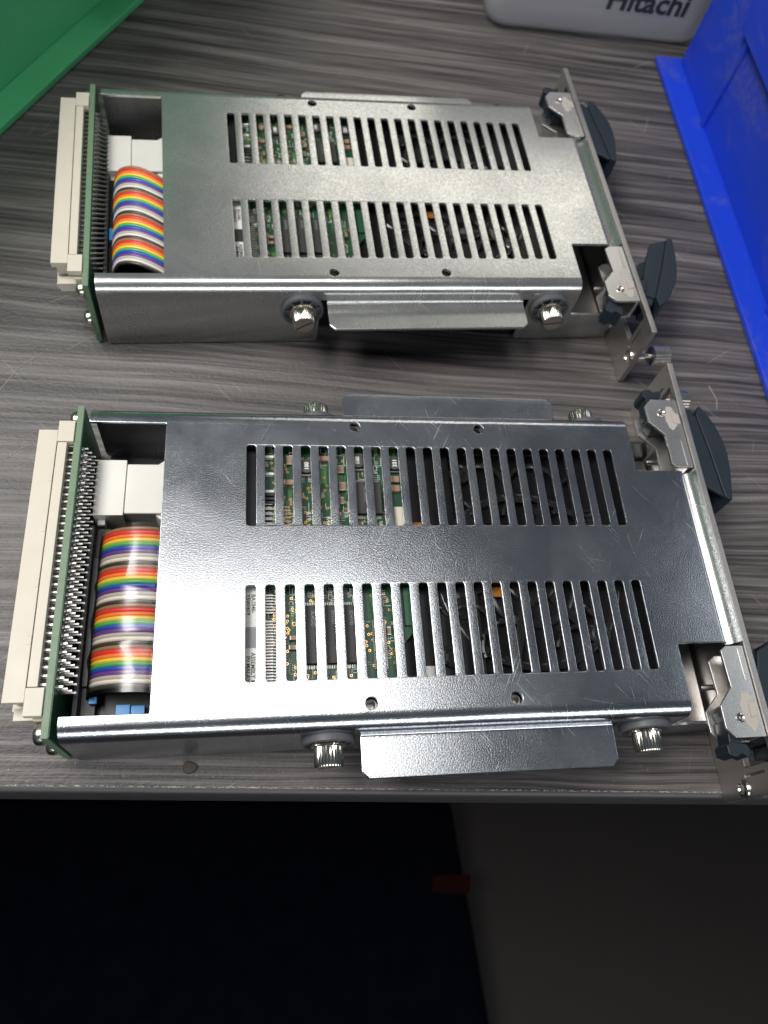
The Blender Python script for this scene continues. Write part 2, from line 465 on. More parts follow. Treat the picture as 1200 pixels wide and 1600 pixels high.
def bracket(parent, flip, patch):
    m = MB(); m.xf = mir(flip)
    m.prism(BR, -.17, .03); m.prism(BL, -1.72, -1.55); m.box(26.12, 26.33, -3.7, 1.05, -1.545, -.175)
    m.box(25.95, 26.10, -.75, .95, .031, .075)
    b = m.build('lever_bracket', M['plate'], parent, bevel=.04)
    r = MB(); r.xf = mir(flip)
    r.lathe((25.15, -2.72, .03), (0, 0, 1), [(0, .26), (.05, .25), (.06, .19), (.02, .14), (.012, .05)], 20)
    r.build('rivet', M['nickel'], b)
    g = MB(); g.xf = mir(flip)
    random.seed(3 + flip)
    pts = []
    for k in range(22):
        th = 2 * math.pi * k / 22
        rr = 1 + random.uniform(-.13, .13)
        pts.append((25.72 + .42 * rr * math.cos(th), -2.35 + (1.05 if patch else .8) * rr * math.sin(th)))
    g.prism(pts, .03, .055)
    g.prism([(25.72, -2.75), (26.2, -2.6), (26.22, -1.9), (25.75, -2.0)], .05, .12)
    g.build('glue_patch', M['glue'], b, bevel=.02)

PIV = (25.4, -2.72)
def lever(parent, flip, ang, shift=(0, 0)):
    m = MB()
    ca, sa = math.cos(ang), math.sin(ang)
    def xf(u, v, z):
        if u > 26.8: u += shift[0]; v += shift[1]
        du, dv = u - PIV[0], v - PIV[1]
        u2, v2 = PIV[0] + du * ca - dv * sa, PIV[1] + du * sa + dv * ca
        return (u2, 13.33 - v2, z) if flip else (u2, v2, z)
    m.xf = xf
    q = lambda v: 13.33 - v
    lip = [(28.2, q(17.05)), (28.55, q(16.6)), (28.95, q(15.6)), (29.2, q(14.5)), (29.25, q(13.5)), (29.1, q(12.2)), (28.7, q(10.3)), (28.28, q(10.5)), (28.12, q(13.5)), (27.86, q(16.35))]
    m.prism(lip[::-1], -2.85, -.52)
    body = [(27.86, q(16.35)), (28.12, q(13.5)), (28.28, q(10.55)), (27.15, q(11.35)), (26.92, q(13.0)), (26.88, q(16.3))]
    m.prism(body, -.85, -.60); m.prism(body, -2.78, -2.53)
    m.prism([(27.86, q(16.3)), (28.0, q(14.8)), (26.95, q(14.3)), (26.9, q(16.25))], -2.525, -.855)
    m.prism([(27.3, q(16.9)), (27.75, q(16.9)), (27.8, q(16.3)), (27.3, q(16.3))], -2.6, -.75)
    # neck through the panel, pivot boss and the claw on the inside
    m.prism([(24.75, -3.1), (27.0, -3.0), (27.0, -2.0), (24.75, -1.9), (24.45, -2.4)], -1.50, -.20)
    m.prism([(24.55, -4.05), (24.5, -2.9), (25.0, -2.5), (25.35, -3.2), (25.2, -4.05)], -1.45, -.30)
    m.prism([(24.45, -4.62), (24.38, -4.2), (24.6, -3.98), (25.5, -4.0), (25.66, -4.3), (25.6, -4.66), (25.2, -4.5), (24.9, -4.72)], -1.62, -.28)
    m.build('ejector_lever', M['lever'], parent, bevel=.06)

def front_panel(parent):
    out = rounded([(-6.4, -5.5), (19.9, -5.5), (19.9, .15), (-6.4, .15)], .12)
    holes = []
    for f in (0, 1):
        g = (lambda v: 13.33 - v) if f else (lambda v: v)
        a, b_ = sorted((g(-4.9), g(-1.6)))
        holes.append(rounded([(a, -2.7), (b_, -2.7), (b_, -.25), (a, -.25)], .15))
        for v_ in (-5.3,):
            a, b_ = sorted((g(v_ - .06), g(v_ + .06)))
            holes.append([(a, -2.9), (b_, -2.9), (b_, -1.0), (a, -1.0)])
    bm = sheet_mesh([out] + holes, .38, .04)
    p = finish(bm, 'front_panel', M['alu'], parent, lambda x, y, t: (26.56 + t, x, y))
    lp = MB(); prof = [(25.67, -.50), (25.80, -.47), (25.95, -.40), (26.08, -.30), (26.19, -.18), (26.28, -.03), (26.345, .13)]
    vs = [(a, v, b) for v in (1.35, 11.98) for a, b in prof] + [(a + .06, v, b - .12) for v in (1.35, 11.98) for a, b in prof]
    n = len(prof); fs = []
    for i in range(n - 1):
        fs.append((i, i + 1, n + i + 1, n + i)); fs.append((2 * n + i, 2 * n + i + 1, 3 * n + i + 1, 3 * n + i))
        for q in (0, n): fs.append((q + i, q + i + 1, 2 * n + q + i + 1, 2 * n + q + i))
    fs += [(0, n, 3 * n, 2 * n), (n - 1, 2 * n - 1, 4 * n - 1, 3 * n - 1)]
    lp.add(vs, fs, 0, True); lp.build('panel_lip', M['zinc_far'], p)
    for f in (0, 1):
        v = -5.9 if not f else 13.33 + 5.9
        m = MB(); m.lathe((26.37, v, -3.2), (-1, 0, 0), [(0, .50), (.06, .50), (.16, .42), (.20, .30), (.12, .25)], 28)
        m.lathe((26.75, v, -3.2), (1, 0, 0), [(0, .46), (.55, .46), (.58, .40)], 40, knurl=.02)
        m.lathe((27.2, v, -3.2), (1, 0, 0), [(0, .20), (.8, .20)], 16)
        m.lathe((27.95, v, -3.2), (1, 0, 0), [(0, .60), (.06, .68), (1.25, .68), (1.32, .6)], 56, knurl=.022)
        m.build('panel_thumbscrew', M['nickel'], p)

def bottom_plate(parent):
    out = [(21.0, -2.1), (26.1, -2.1), (26.1, 15.4), (21.0, 15.4)]
    holes = []
    for k in range(4):
        cx, cy = 23.2 + .25 * k, -.9 + .62 * k
        d = Vector((.80, .60)); n = Vector((-.6, .8)); a = Vector((cx, cy)) - d * .9; b_ = Vector((cx, cy)) + d * 1.1; w = .12
        holes.append(rounded([tuple(a - n * w), tuple(b_ - n * w), tuple(b_ + n * w), tuple(a + n * w)], .11))
    bm = sheet_mesh([out] + holes, .15, .02)
    p = finish(bm, 'bottom_plate', M['plate'], parent, lambda x, y, t: (x, y, -4.95 + t))
    for v in (-.55, 13.9):
        m = MB(); m.lathe((26.15, v, -2.4), (-1, 0, 0), [(0, .17), (1.3, .17), (1.4, .13)], 14); m.build('stud', M['solder'], p)

def backplane(parent):
    m = MB(); m.box(-9.45, -9.10, -2.32, 15.72, -5.3, -.03)
    b = m.build('backplane_board', M['fr4'], parent, bevel=.02)
    f = MB(); f.box(-9.098, -9.07, -2.25, 15.6, -5.2, -.08)
    f.build('solder_mask', M['pcb'], b)
    for v in (-1.95, 15.25):
        for z in (-.85, -3.45): pan_screw(b, (-9.46, v, z), (-1, 0, 0), .52)
    # pin rows on the inner face and between connector and board
    for r, (z, l) in enumerate(((-.42, .32), (-.85, .44), (-1.28, .56), (-1.7, .66))):
        p = MB(); s2 = MB()
        for k in range(32):
            v = .15 + .42 * k
            p.box(-9.07, -9.07 + l, v - .045, v + .045, z - .045, z + .045)
            s2.lathe((-9.07, v, z), (1, 0, 0), [(0, .12), (.08, .09), (.14, .05)], 8)
        o = p.build('pin_row', M['solder'], b); s2.build('solder_fillets', M['solder'], o)
    for z in (-.35, -.8):
        p = MB()
        for k in range(32):
            v = .25 + .42 * k
            p.box(-9.9, -9.451, v - .05, v + .05, z - .05, z + .05)
        p.build('pin_row', M['solder'], b)

def din_connector(parent):
    m = MB()
    m.box(-11.28, -10.30, -.66, 14.06, -.30, .10)          # top wall, front part
    m.box(-10.30, -9.46, 13.35, 14.65, -.30, .10)          # mounting ends
    m.box(-10.30, -9.46, -1.30, .02, -.30, .10)
    m.box(-10.26, -9.78, .06, 13.31, -.25, .08)             # raised strip behind a groove
    m.box(-10.30, -9.78, .03, 13.34, -.30, -.25)
    m.box(-11.28, -9.46, -.66, 14.06, -2.2, -1.75)         # bottom wall
    m.box(-11.28, -9.8, 13.75, 14.06, -1.745, -.305); m.box(-11.1, -9.8, -.35, -.1, -1.745, -.305)
    for v0, v1 in ((-1.42, -.9), (14.25, 14.78)):          # ears with a slanted shoulder
        m.box(-9.95, -9.46, v0, v1, -1.9, -.42)
    m.box(-11.0, -9.96, -1.25, -.67, -1.75, -1.05); m.box(-11.0, -9.96, 14.07, 14.6, -1.75, -1.05)
    o = m.build('edge_connector', M['cream'], parent, bevel=.05)
    k = MB()
    for v in (2.1, 5.0, 8.0, 10.9):
        k.box(-10.52, -10.305, v, v + .42, .098, .125)
    k.build('key_tab', M['cream'], o, bevel=.01)

def plug(parent, dv):
    m = MB()
    m.box(-8.55, -6.95, 9.95 + dv, 13.42 + dv, -4.3, -2.0)
    m.box(-8.35, -7.95, 9.6 + dv, 9.949 + dv, -3.2, -2.5)
    m.box(-8.62, -8.551, 11.0 + dv, 12.9 + dv, -3.6, -2.2)
    o = m.build('power_socket', M['nylon'], parent, bevel=.12)
    g = MB()
    g.box(-6.94, -4.2, 10.1 + dv, 13.22 + dv, -4.1, -2.08)
    g.prism([(-5.3, 13.2 + dv), (-4.85, 13.55 + dv), (-4.2, 13.55 + dv), (-4.2, 13.2 + dv)], -3.2, -2.12)
    g.prism([(-5.3, 10.12 + dv), (-4.2, 10.12 + dv), (-4.2, 9.6 + dv), (-4.75, 9.6 + dv)], -3.6, -2.3)
    g.build('power_plug', M['nylon'], parent, bevel=.08)

def catmull(P, t):
    x = t * (len(P) - 1); i = min(int(x), len(P) - 2); w = x - i
    a, b, c, d = (P[max(0, min(len(P) - 1, i + k))] for k in (-1, 0, 1, 2))
    return tuple(.5 * (2 * b[q] + (c[q] - a[q]) * w + (2 * a[q] - 5 * b[q] + 4 * c[q] - d[q]) * w * w + (3 * b[q] - a[q] - 3 * c[q] + d[q]) * w ** 3) for q in (0, 1))

def ribbon(parent, near):
    # loop centre line in (u, z); wires stacked along v
    n = 34; pitch = .213
    m = MB()
    def prof(t):
        if near:
            th = R(228) - t * R(300)
            return -5.45 + 2.45 * math.cos(th), -2.45 + 1.95 * math.sin(th)
        return catmull([(-6.4, -4.0), (-7.5, -3.5), (-8.0, -2.5), (-7.75, -1.45), (-7.1, -.85), (-6.3, -.62), (-5.5, -.72), (-4.7, -1.02), (-3.9, -1.6), (-3.5, -2.5), (-3.9, -3.4)], t)
    v_start, shear = (8.62, -.55) if near else (8.75, -3.2)
    for k in range(40):
        col = k % 10
        path = []
        for i in range(n + 1):
            t = i / n; u, z = prof(t)
            if near: v = v_start - pitch * k + shear * (t - .3) - .10 * math.sin(t * 3)
            else:    v = v_start - pitch * k + shear * max(0, t - .34) ** 1.1 - .05
            w = .03 * math.sin(k * .35 + t * 5)
            path.append((u + w, v, z + w))
        m.tube(path, .112, 8, col)
    rb = m.build('ribbon_cable', WM, parent)
    if near:
        t_ = MB(); vs = []; fs = []; NV = 44
        for i in range(n + 1):
            t = i / n; th = R(228) - t * R(300)
            for j in range(NV + 1):
                w = j / NV
                v = v_start + .3 - (pitch * 40 + .45) * w + shear * (t - .3) - .1 * math.sin(t * 3)
                off = .17 + .03 * math.sin(w * 11 + t * 9) * math.sin(w * 5 - t * 7)
                off += .10 * math.exp(-((w - .30 - .25 * t) / .03) ** 2) + .12 * math.exp(-((w - .85 + .3 * t) / .04) ** 2) + .08 * math.exp(-((w - .55 - .1 * t) / .05) ** 2)
                vs.append((-5.45 + (2.45 + off) * math.cos(th), v, -2.45 + (1.95 + off) * math.sin(th)))
        for i in range(n):
            for j in range(NV):
                a = i * (NV + 1) + j
                fs.append((a, a + 1, a + NV + 2, a + NV + 1))
        t_.add(vs, fs, 0, True)
        t_.build('clear_tape', M['tape'], rb)
    # header underneath
    h = MB()
    h.box(-8.35, -4.3, -1.25, 9.3, -4.6, -3.0)
    h.box(-8.35, -7.6, -1.2, 9.4, -2.99, -2.55)
    h.box(-8.35, -7.55, .6, 7.6, -2.545, -2.35)
    o = h.build('ribbon_header', M['black'], parent, bevel=.05)
    if near:
        ls = [(-7.75, -7.35, 7.75, 8.1, -2.5, -2.2), (-7.9, -7.3, 3.9, 4.9, -2.34, -2.0), (-7.9, -7.5, -.3, .05, -2.5, -2.2),
              (-6.6, -5.9, -.95, -.35, -2.95, -2.3), (-5.88, -5.2, -.95, -.4, -2.95, -2.35)]
    else:
        ls = [(-7.75, -7.35, 7.1, 7.45, -2.5, -2.2), (-8.3, -7.9, 3.3, 4.3, -2.34, -2.0), (-5.9, -5.2, -.9, -.4, -2.95, -2.35)]
    for q in ls:
        l = MB(); l.box(*q); l.build('latch', M['sky_latch'], o, bevel=.04)
    s = MB(); s.box(-8.62, -8.40, -1.2, 9.4, -2.6, -2.1)
    s.build('spacer_strip', M['grey_plastic'], o, bevel=.02)

ZB = -.85    # drive circuit board surface
def drive(parent, near):
    m = MB()
    m.box(-.9, 22.35, -1.75, 15.05, -4.6, -1.25)
    m.box(-.9, .52, -.6, 14.3, -1.249, -.62)              # black end block under the first slots
    m.box(8.6, 12.2, -1.2, 8.1, -1.249, -.95); m.box(8.6, 11.4, 8.3, 14.5, -1.249, -.95)
    m.box(18.6, 22.2, -1.2, 14.4, -1.249, -1.0)
    m.box(12.3, 18.4, 13.4, 14.6, -1.249, -.9)
    d = m.build('hard_drive', M['drive'], parent, bevel=.05)
    # spindle motor with ring and ribs
    s = MB(); c = (15.3, 5.6)
    s.lathe((c[0], c[1], -1.29), (0, 0, 1), [(0, 2.9), (.25, 2.9), (.34, 2.75), (.34, 2.45), (.12, 2.35), (.12, 1.6), (.42, 1.5), (.48, 1.3), (.30, .6), (.34, .3)], 48)
    for k in range(6):
        th = R(12 + 60 * k); a = Vector((math.cos(th), math.sin(th))); n = Vector((-a.y, a.x))
        for r0, r1, w, h in ((1.55, 5.2, .20, .38),):
            p = [tuple(Vector(c) + a * r0 - n * w), tuple(Vector(c) + a * r1 - n * w * 1.6), tuple(Vector(c) + a * r1 + n * w * 1.6), tuple(Vector(c) + a * r0 + n * w)]
            s.prism(p, -1.28, -1.25 + h)
    s.lathe((c[0], c[1], -1.29), (0, 0, 1), [(0, 5.3), (.30, 5.3), (.36, 5.2), (.36, 4.95), (.30, 4.85), (.0, 4.85)], 56)
    for (a, b_) in ((10.4, 1.2), (12.0, 12.1), (19.4, 9.2), (18.8, 2.2), (11.2, 6.6)):
        s.lathe((a, b_, -1.1), (0, 0, 1), [(0, .62), (.26, .62), (.32, .54), (.30, .40), (.16, .34)], 24)
    for cx, cy, r, a0, a1 in ((13.2, 11.2, 1.5, 20, 250), (16.4, 11.0, 1.7, -60, 150), (19.0, 10.6, 1.3, 90, 320), (11.6, 2.6, 1.4, -80, 120), (13.6, 1.6, 1.5, 30, 200),
                              (17.6, 1.3, 1.4, -20, 170), (19.6, 4.6, 1.6, 60, 260), (11.0, 4.4, 1.1, 100, 300), (15.3, 9.4, 1.0, 0, 180), (18.6, 8.2, 1.2, 200, 380)):
        s.tube([(cx + r * math.cos(R(a0 + (a1 - a0) * k / 14)), cy + r * math.sin(R(a0 + (a1 - a0) * k / 14)), -.93) for k in range(15)], .15, 7)
    s.build('spindle_motor', M['spindle'], d, bevel=0)
    fx = MB(); fx.box(8.62, 9.9, 8.0, 8.98, -.945, -.915)
    for k in range(4): fx.box(8.62, 9.9, 8.1 + .22 * k, 8.18 + .22 * k, -.916, -.90, 1)
    fx.build('flex_cable', [M['flex'], M['cap']], d)
    fx = MB(); fx.box(12.6, 13.6, 4.45, 5.0, -.86, -.83); fx.build('flex_cable', M['flex'], d)
    bn = MB(); bn.lathe((18.35, 2.55, -.99), (0, 0, 1), [(0, .2), (.06, .2), (.07, .12)], 16); bn.build('screw', M['solder'], d)
    # ---- circuit board with traces, vias and silkscreen
    b = MB()
    b.prism([(.53, -.7), (7.6, -.7), (7.6, 1.6), (8.45, 2.6), (8.45, 14.2), (.53, 14.2)], -1.245, ZB, 0)
    rnd = random.Random(11 if near else 23)
    z = ZB
    for k in range(34):                                    # copper pours
        u = rnd.uniform(.6, 8.0); v = rnd.uniform(-.5, 13.6); w = rnd.uniform(.15, .5); h = rnd.uniform(.4, 1.5)
        if u + w < 8.4 and (v > 2.8 or u + w < 7.5): b.box(u, u + w, v, min(v + h, 14.1), z + .0005 + k * .0001, z + .004 + k * .0001, 1)
    for k in range(150):                                   # traces
        u = rnd.uniform(.6, 7.2); v = rnd.uniform(-.5, 13.6); w = .028; L = rnd.uniform(.3, 1.3)
        if rnd.random() < .65: b.box(u, u + w, v, min(v + L, 14.1), z + .006 + k * .00005, z + .014 + k * .00005, 1)
        else:
            L *= .3; b.prism([(u, v), (u + L, v + L), (u + L, v + L + .04), (u, v + .04)], z + .006 + k * .00005, z + .014 + k * .00005, 1)
    for k in range(430):                                   # vias
        u = rnd.uniform(.62, 7.4); v = rnd.uniform(-.5, 14.0)
        b.lathe((u, v, z + .016), (0, 0, 1), [(0, .085), (.010, .08), (.010, .045)], 10, 2, False)
        b.lathe((u, v, z + .020), (0, 0, 1), [(0, .045), (.008, .04)], 8, 4, False)
    for k in range(340):                                   # silkscreen outlines and reference marks
        u = rnd.uniform(.6, 7.2); v = rnd.uniform(-.5, 13.6); zz = z + .016
        if rnd.random() < .4:
            w, h = rnd.uniform(.2, .45), rnd.uniform(.25, .7); e = .03
            b.box(u, u + e, v, v + h, zz, zz + .008, 3); b.box(u + e + .001, u + w, v, v + e, zz, zz + .008, 3)
            if rnd.random() < .6: b.box(u + w - e, u + w, v + e + .001, v + h, zz, zz + .008, 3)
        else:
            for q in range(rnd.randint(2, 4)):
                vv = v + q * .12
                b.box(u, u + .16, vv, vv + .03, zz, zz + .008, 3); b.box(u, u + .03, vv + .031, vv + .085, zz, zz + .008, 3)
    for (txt, u, v) in (('C103', 6.9, 1.9), ('L10', 2.1, 13.4), ('C26', 6.9, 12.6), ('C16', 1.95, 4.4), ('R19', 3.0, 9.6), ('U7', 7.0, 9.0), ('R44', 4.1, 9.3)):
        b.text(txt, .34, lambda x, y, w_, u=u, v=v: (u + y, v - x, z + .03 + w_), 3, .006, .006)
    bd = b.build('circuit_board', [M['pcb'], M['pcb_copper'], M['gold'], M['silk'], M['black']], d)
    tb = MB(); tb.box(8.0, 8.46, 2.9, 5.0, ZB + .02, ZB + .16); tb.build('daughter_board', M['pcb'], d, bevel=.02)
    # ---- components
    def chip(u0, u1, v0, v1, h, n, txt=None, legs_v=True):
        c_ = MB(); c_.box(u0, u1, v0, v1, z + .05, z + h)
        o = c_.build('chip', M['chip'], d, bevel=.03)
        lg = MB()
        for k in range(n):
            if legs_v:
                u = u0 + .08 + (u1 - u0 - .16) * k / (n - 1)
                lg.box(u - .032, u + .032, v1, v1 + .22, z + .02, z + .07); lg.box(u - .032, u + .032, v0 - .22, v0, z + .02, z + .07)
            else:
                v = v0 + .08 + (v1 - v0 - .16) * k / (n - 1)
                lg.box(u0 - .2, u0, v - .032, v + .032, z + .02, z + .07); lg.box(u1, u1 + .2, v - .032, v + .032, z + .02, z + .07)
        lg.build('chip_legs', M['solder'], d)
        if txt:
            t = MB()
            for q, (s_, du) in enumerate(txt):
                t.text(s_, .26, lambda x, y, w_, du=du: (u0 + du + y, v1 - .3 - x, z + h + .002 + w_), 0, .0, .002)
            t.build('lettering', M['label_grey'], d)
    chip(2.62, 5.42, .95, 4.05, .30, 24, [('3L4G02', .45), ('0919S1', 1.5), ('SD419S', 2.45)])
    chip(5.72, 7.22, 9.35, 11.35, .32, 14, [('AC4541F', .5)])
    chip(6.45, 6.75, .6, 3.3, .2, 26, None, False)
    def two_pad(name, u, v, w, h, ht, mat, along_u=True):
        c_ = MB(); c_.box(u - w / 2, u + w / 2, v - h / 2, v + h / 2, z + .01, z + ht, 0)
        e = .07
        if along_u:
            c_.box(u - w / 2 - e, u - w / 2 - .001, v - h / 2, v + h / 2, z + .01, z + ht + .004, 1); c_.box(u + w / 2 + .001, u + w / 2 + e, v - h / 2, v + h / 2, z + .01, z + ht + .004, 1)
        else:
            c_.box(u - w / 2, u + w / 2, v - h / 2 - e, v - h / 2 - .001, z + .01, z + ht + .004, 1); c_.box(u - w / 2, u + w / 2, v + h / 2 + .001, v + h / 2 + e, z + .01, z + ht + .004, 1)
        c_.build(name, [M[mat], M['solder']], d)
    for v in (12.95, 11.85, 10.75): two_pad('capacitor', 1.0, v, .42, .14, .25, 'silk')
    for u, v, w, h in ((2.1, 12.75, .3, .42), (2.05, 11.35, .42, .30), (4.05, 12.9, .45, .3), (5.0, 12.2, .36, .36), (5.05, 11.1, .36, .4), (8.1, 11.6, .40, .38), (8.1, 11.0, .40, .38),
                       (3.0, 3.1, .2, .26), (2.15, 2.35, .26, .22), (2.1, 1.85, .26, .22), (7.45, 3.0, .3, .2), (2.15, 10.1, .14, .3), (5.9, 8.8, .26, .2), (7.1, 2.6, .2, .3), (5.0, 10.2, .2, .3)):
        two_pad('capacitor', u, v, w, h, .22, 'cap', w > h)
    def coil(u, v, r, txt):
        c_ = MB(); c_.lathe((u, v, z), (0, 0, 1), [(0, r), (.1, r), (.14, r * .8), (.3, r * .8), (.34, r * .95), (.40, r * .95), (.41, r * .8)], 28, 0)
        c_.box(u - r * .9, u + r * .9, v - r * 1.15, v - r * .95, z + .01, z + .2, 1); c_.box(u - r * .9, u + r * .9, v + r * .95, v + r * 1.15, z + .01, z + .2, 1)
        c_.text(txt, .34, lambda x, y, w_: (u - y + .12, v + x - .28, z + .412 + w_), 2, .01, .003)
        c_.build('coil', [M['coil'], M['solder'], M['silk']], d)
    coil(3.05, 12.3, .46, '100'); coil(8.1, 12.55, .44, '331'); coil(5.95, 12.7, .48, '100')
    cn = MB(); cn.box(7.85, 8.42, 8.3, 9.75, z + .01, z + .36); cn.box(7.9, 8.38, 8.6, 9.6, z + .361, z + .39)
    cn.build('white_connector', M['cream'], d, bevel=.02)
    for r_, (v0, v1, st) in enumerate(((.05, 4.75, .158), (8.4, 10.2, .31))):   # rows of interface pins
        pr = MB(); k = 0; v = v0
        while v < v1:
            if not (r_ == 0 and 3.35 < v < 3.6): pr.box(.70, 1.12, v, v + st * .55, z + .02, z + .16); pr.box(1.14, 1.30, v + st * .1, v + st * .45, z + .02, z + .10)
            v += st
        pr.build('pin_row', M['solder'], d)
    fp = MB()
    for k in range(6): fp.box(1.75, 2.15, 8.75 + .22 * k, 8.80 + .22 * k, z + .03, z + .05)
    fp.build('test_pads', M['gold'], d)
    rs = MB()
    for v in (10.0, 10.25, 10.5): rs.box(.75, 1.25, v, v + .16, z + .01, z + .2)
    rs.build('resistor_array', M['chip'], d, bevel=.02)
    # paper label under the first slots
    lb = MB()
    lb.box(-.32, .34, -.4, 5.4, -.618, -.612, 0); lb.box(-.33, .35, 1.85, 2.95, -.611, -.605, 1 if near else 2)
    f = lambda u, v: (lambda x, y, w_: (u + y, v - x, -.604 + w_))
    for txt, u, v in (('BA1040-', .03, 4.72), ('Y5W/419', -.23, 4.72), ('ASSEMBLY MADE', .02, 1.62), ('IN MALAYSIA', -.22, 1.45)):
        lb.text(txt, .29, f(u, v), 3, .006, .002)
    lb.build('paper_label', [M['label_white'], M['label_grey'], M['label_black'], M['ink']], d)
    sv = MB(); sv.box(8.5, 9.4, -.4, .75, -.949, -.93); sv.build('foil_tab', M['alu'], d)
    for u, v in ((5.87, 14.65), (13.25, 14.65), (5.87, -1.26), (13.27, -1.26)):   # threads under the cover holes
        t = MB(); t.lathe((u, v, -1.24), (0, 0, 1), [(0, .32), (.75, .32), (.75, .24), (.2, .2)], 20); t.build('standoff', M['solder'], d)

def module(name, label, near, loc, rz):
    root = thing(name, label, 'circuit module', loc, rz, 'drive modules lying on the bench')
    cov = make_cover(root, M['zinc_near'] if near else M['zinc_far'])
    backplane(root); din_connector(root); plug(root, 0 if near else -.35); ribbon(root, near); drive(root, near)
    front_panel(root); bottom_plate(root)
    for f in (0, 1): bracket(root, f, f == 0)
    lever(root, 1, 0.0); lever(root, 0, R(-8 if near else -20), (-.1, -.75) if near else (.05, 1.0))
    zs = -2.0
    for u, a in ((3.83, .6), (20.75, .15)):
        thumbscrew(root, u, -2.45, zs, -1, a); thumbscrew(root, u, 15.78, zs, 1, a)
    return root

module('drive_module', 'nearer silver module, clear tape over its rainbow ribbon cable, dark levers folded in', True, (UC * S, VC * S, 0), 0)
FX, FY, FA = -.75629, 27.13233, .060502
cf, sf_ = math.cos(FA), math.sin(FA)
module('drive_module', 'farther silver module, open end of its rainbow cable loop showing, one dark lever swung out', False,
       ((FX + UC * cf - VC * sf_) * S, (FY + UC * sf_ + VC * cf) * S, 0), FA)

# ------------------------------------------------------------------ bench
EA = math.atan2(-6.09 + 3.76, 25.96 + 12.40)
wb = thing('workbench', 'workbench with dark grey woodgrain laminate top carrying both silver modules', 'workbench', (0, -4.51 * S, -.03), EA)
def bench_mesh():
    # local: x along the edge, y away from the viewer, top face at z = .03
    me = bpy.data.meshes.new('table_top'); bm = bmesh.new()
    prof = [(2.2, 0), (2.2, .03), (.0016, .03), (.0006, .0296), (.0001, .0288), (0, .0275), (0, .009), (.0012, .0065), (.004, .006), (.6, .006), (.6, 0)]
    prof = [(.0016, .03), (.0006, .0297), (.0001, .029), (0, .028), (0.0004, .008), (.0014, .0065), (.004, .006), (1.6, .006), (1.6, .03)]
    X = (-.9, 1.1)
    va = [bm.verts.new((X[0], a, b)) for a, b in prof]; vb = [bm.verts.new((X[1], a, b)) for a, b in prof]
    n = len(prof)
    for i in range(n):
        j = (i + 1) % n
        f = bm.faces.new((va[i], va[j], vb[j], vb[i])); f.smooth = i < 6
        f.material_index = 0 if i == n - 1 or i == n - 2 else (1 if i < 6 else 2)
    bm.faces.new(va[::-1]); bm.faces.new(vb)
    bmesh.ops.recalc_face_normals(bm, faces=bm.faces)
    bm.to_mesh(me); bm.free()
    for m in (M['laminate'], M['edge_band'], M['under']): me.materials.append(m)
    me.set_sharp_from_angle(angle=R(40))
    return link(bpy.data.objects.new('table_top', me), wb)
bench_mesh()
ob = MB((0, 0, 0)); ob.box(-150, 183, 3.0, 6.0, -8.6, .95); ob.build('apron', M['under'], wb, bevel=.1)
# worn, chipped line along the front edge of the laminate
we = MB((0, 0, 0)); rnd = random.Random(5)
for k in range(520):
    x = rnd.uniform(-20, 34); w = rnd.expovariate(9) + .02; y = .27 + rnd.uniform(0, .05); h = rnd.uniform(.012, .05)
    we.prism([(x, y), (x + w, y), (x + w * .7, y + h), (x + w * .2, y + h * .8)], 5.0, 5.002 + k * 1e-6)
we.build('edge_chips', M['worn_edge'], wb)

# pale hairline scratches in the laminate
for pts in ([(-15.6, 20.3), (-14.6, 22.2), (-13.6, 23.1)], [(-14.0, 22.3), (-13.9, 22.8), (-13.4, 23.3)], [(-11.9, 23.6), (-10.6, 24.6), (-9.4, 25.4)], [(-12.9, 17.0), (-12.4, 17.6), (-11.8, 17.2), (-11.4, 16.6)],
            [(-14.6, 15.4), (-13.9, 16.1), (-13.2, 16.5)], [(30.0, 19.6), (30.5, 18.6), (30.2, 17.6), (29.3, 16.9)], [(28.6, 20.9), (29.1, 20.2)], [(33.0, 22.2), (33.3, 21.0), (33.1, 20.2)]):
    m = MB((0, 0, Z0)); m.tube([(a, b, Z0 + .012) for a, b in pts], .028, 5)
    o = m.build('scratch', M['worn_edge'], wb); o.matrix_parent_inverse = (Matrix.Translation((0, -4.51 * S, -.03)) @ Matrix.Rotation(EA, 4, 'Z')).inverted()

sp = MB((0, 0, 0)); rnd = random.Random(2); pts = []
for k in range(14):
    th = 2 * math.pi * k / 14; r = .34 * (1 + rnd.uniform(-.18, .18)); pts.append((r * math.cos(th), r * math.sin(th)))
sp.prism(pts, 0, .10)
o = sp.build('dried_speck', M['brown_speck'], None, bevel=.05)
o.location = (-3.15 * S, -3.05 * S, .0002); tag(o, 'small round brown dried speck stuck to the bench near its front edge', 'speck')

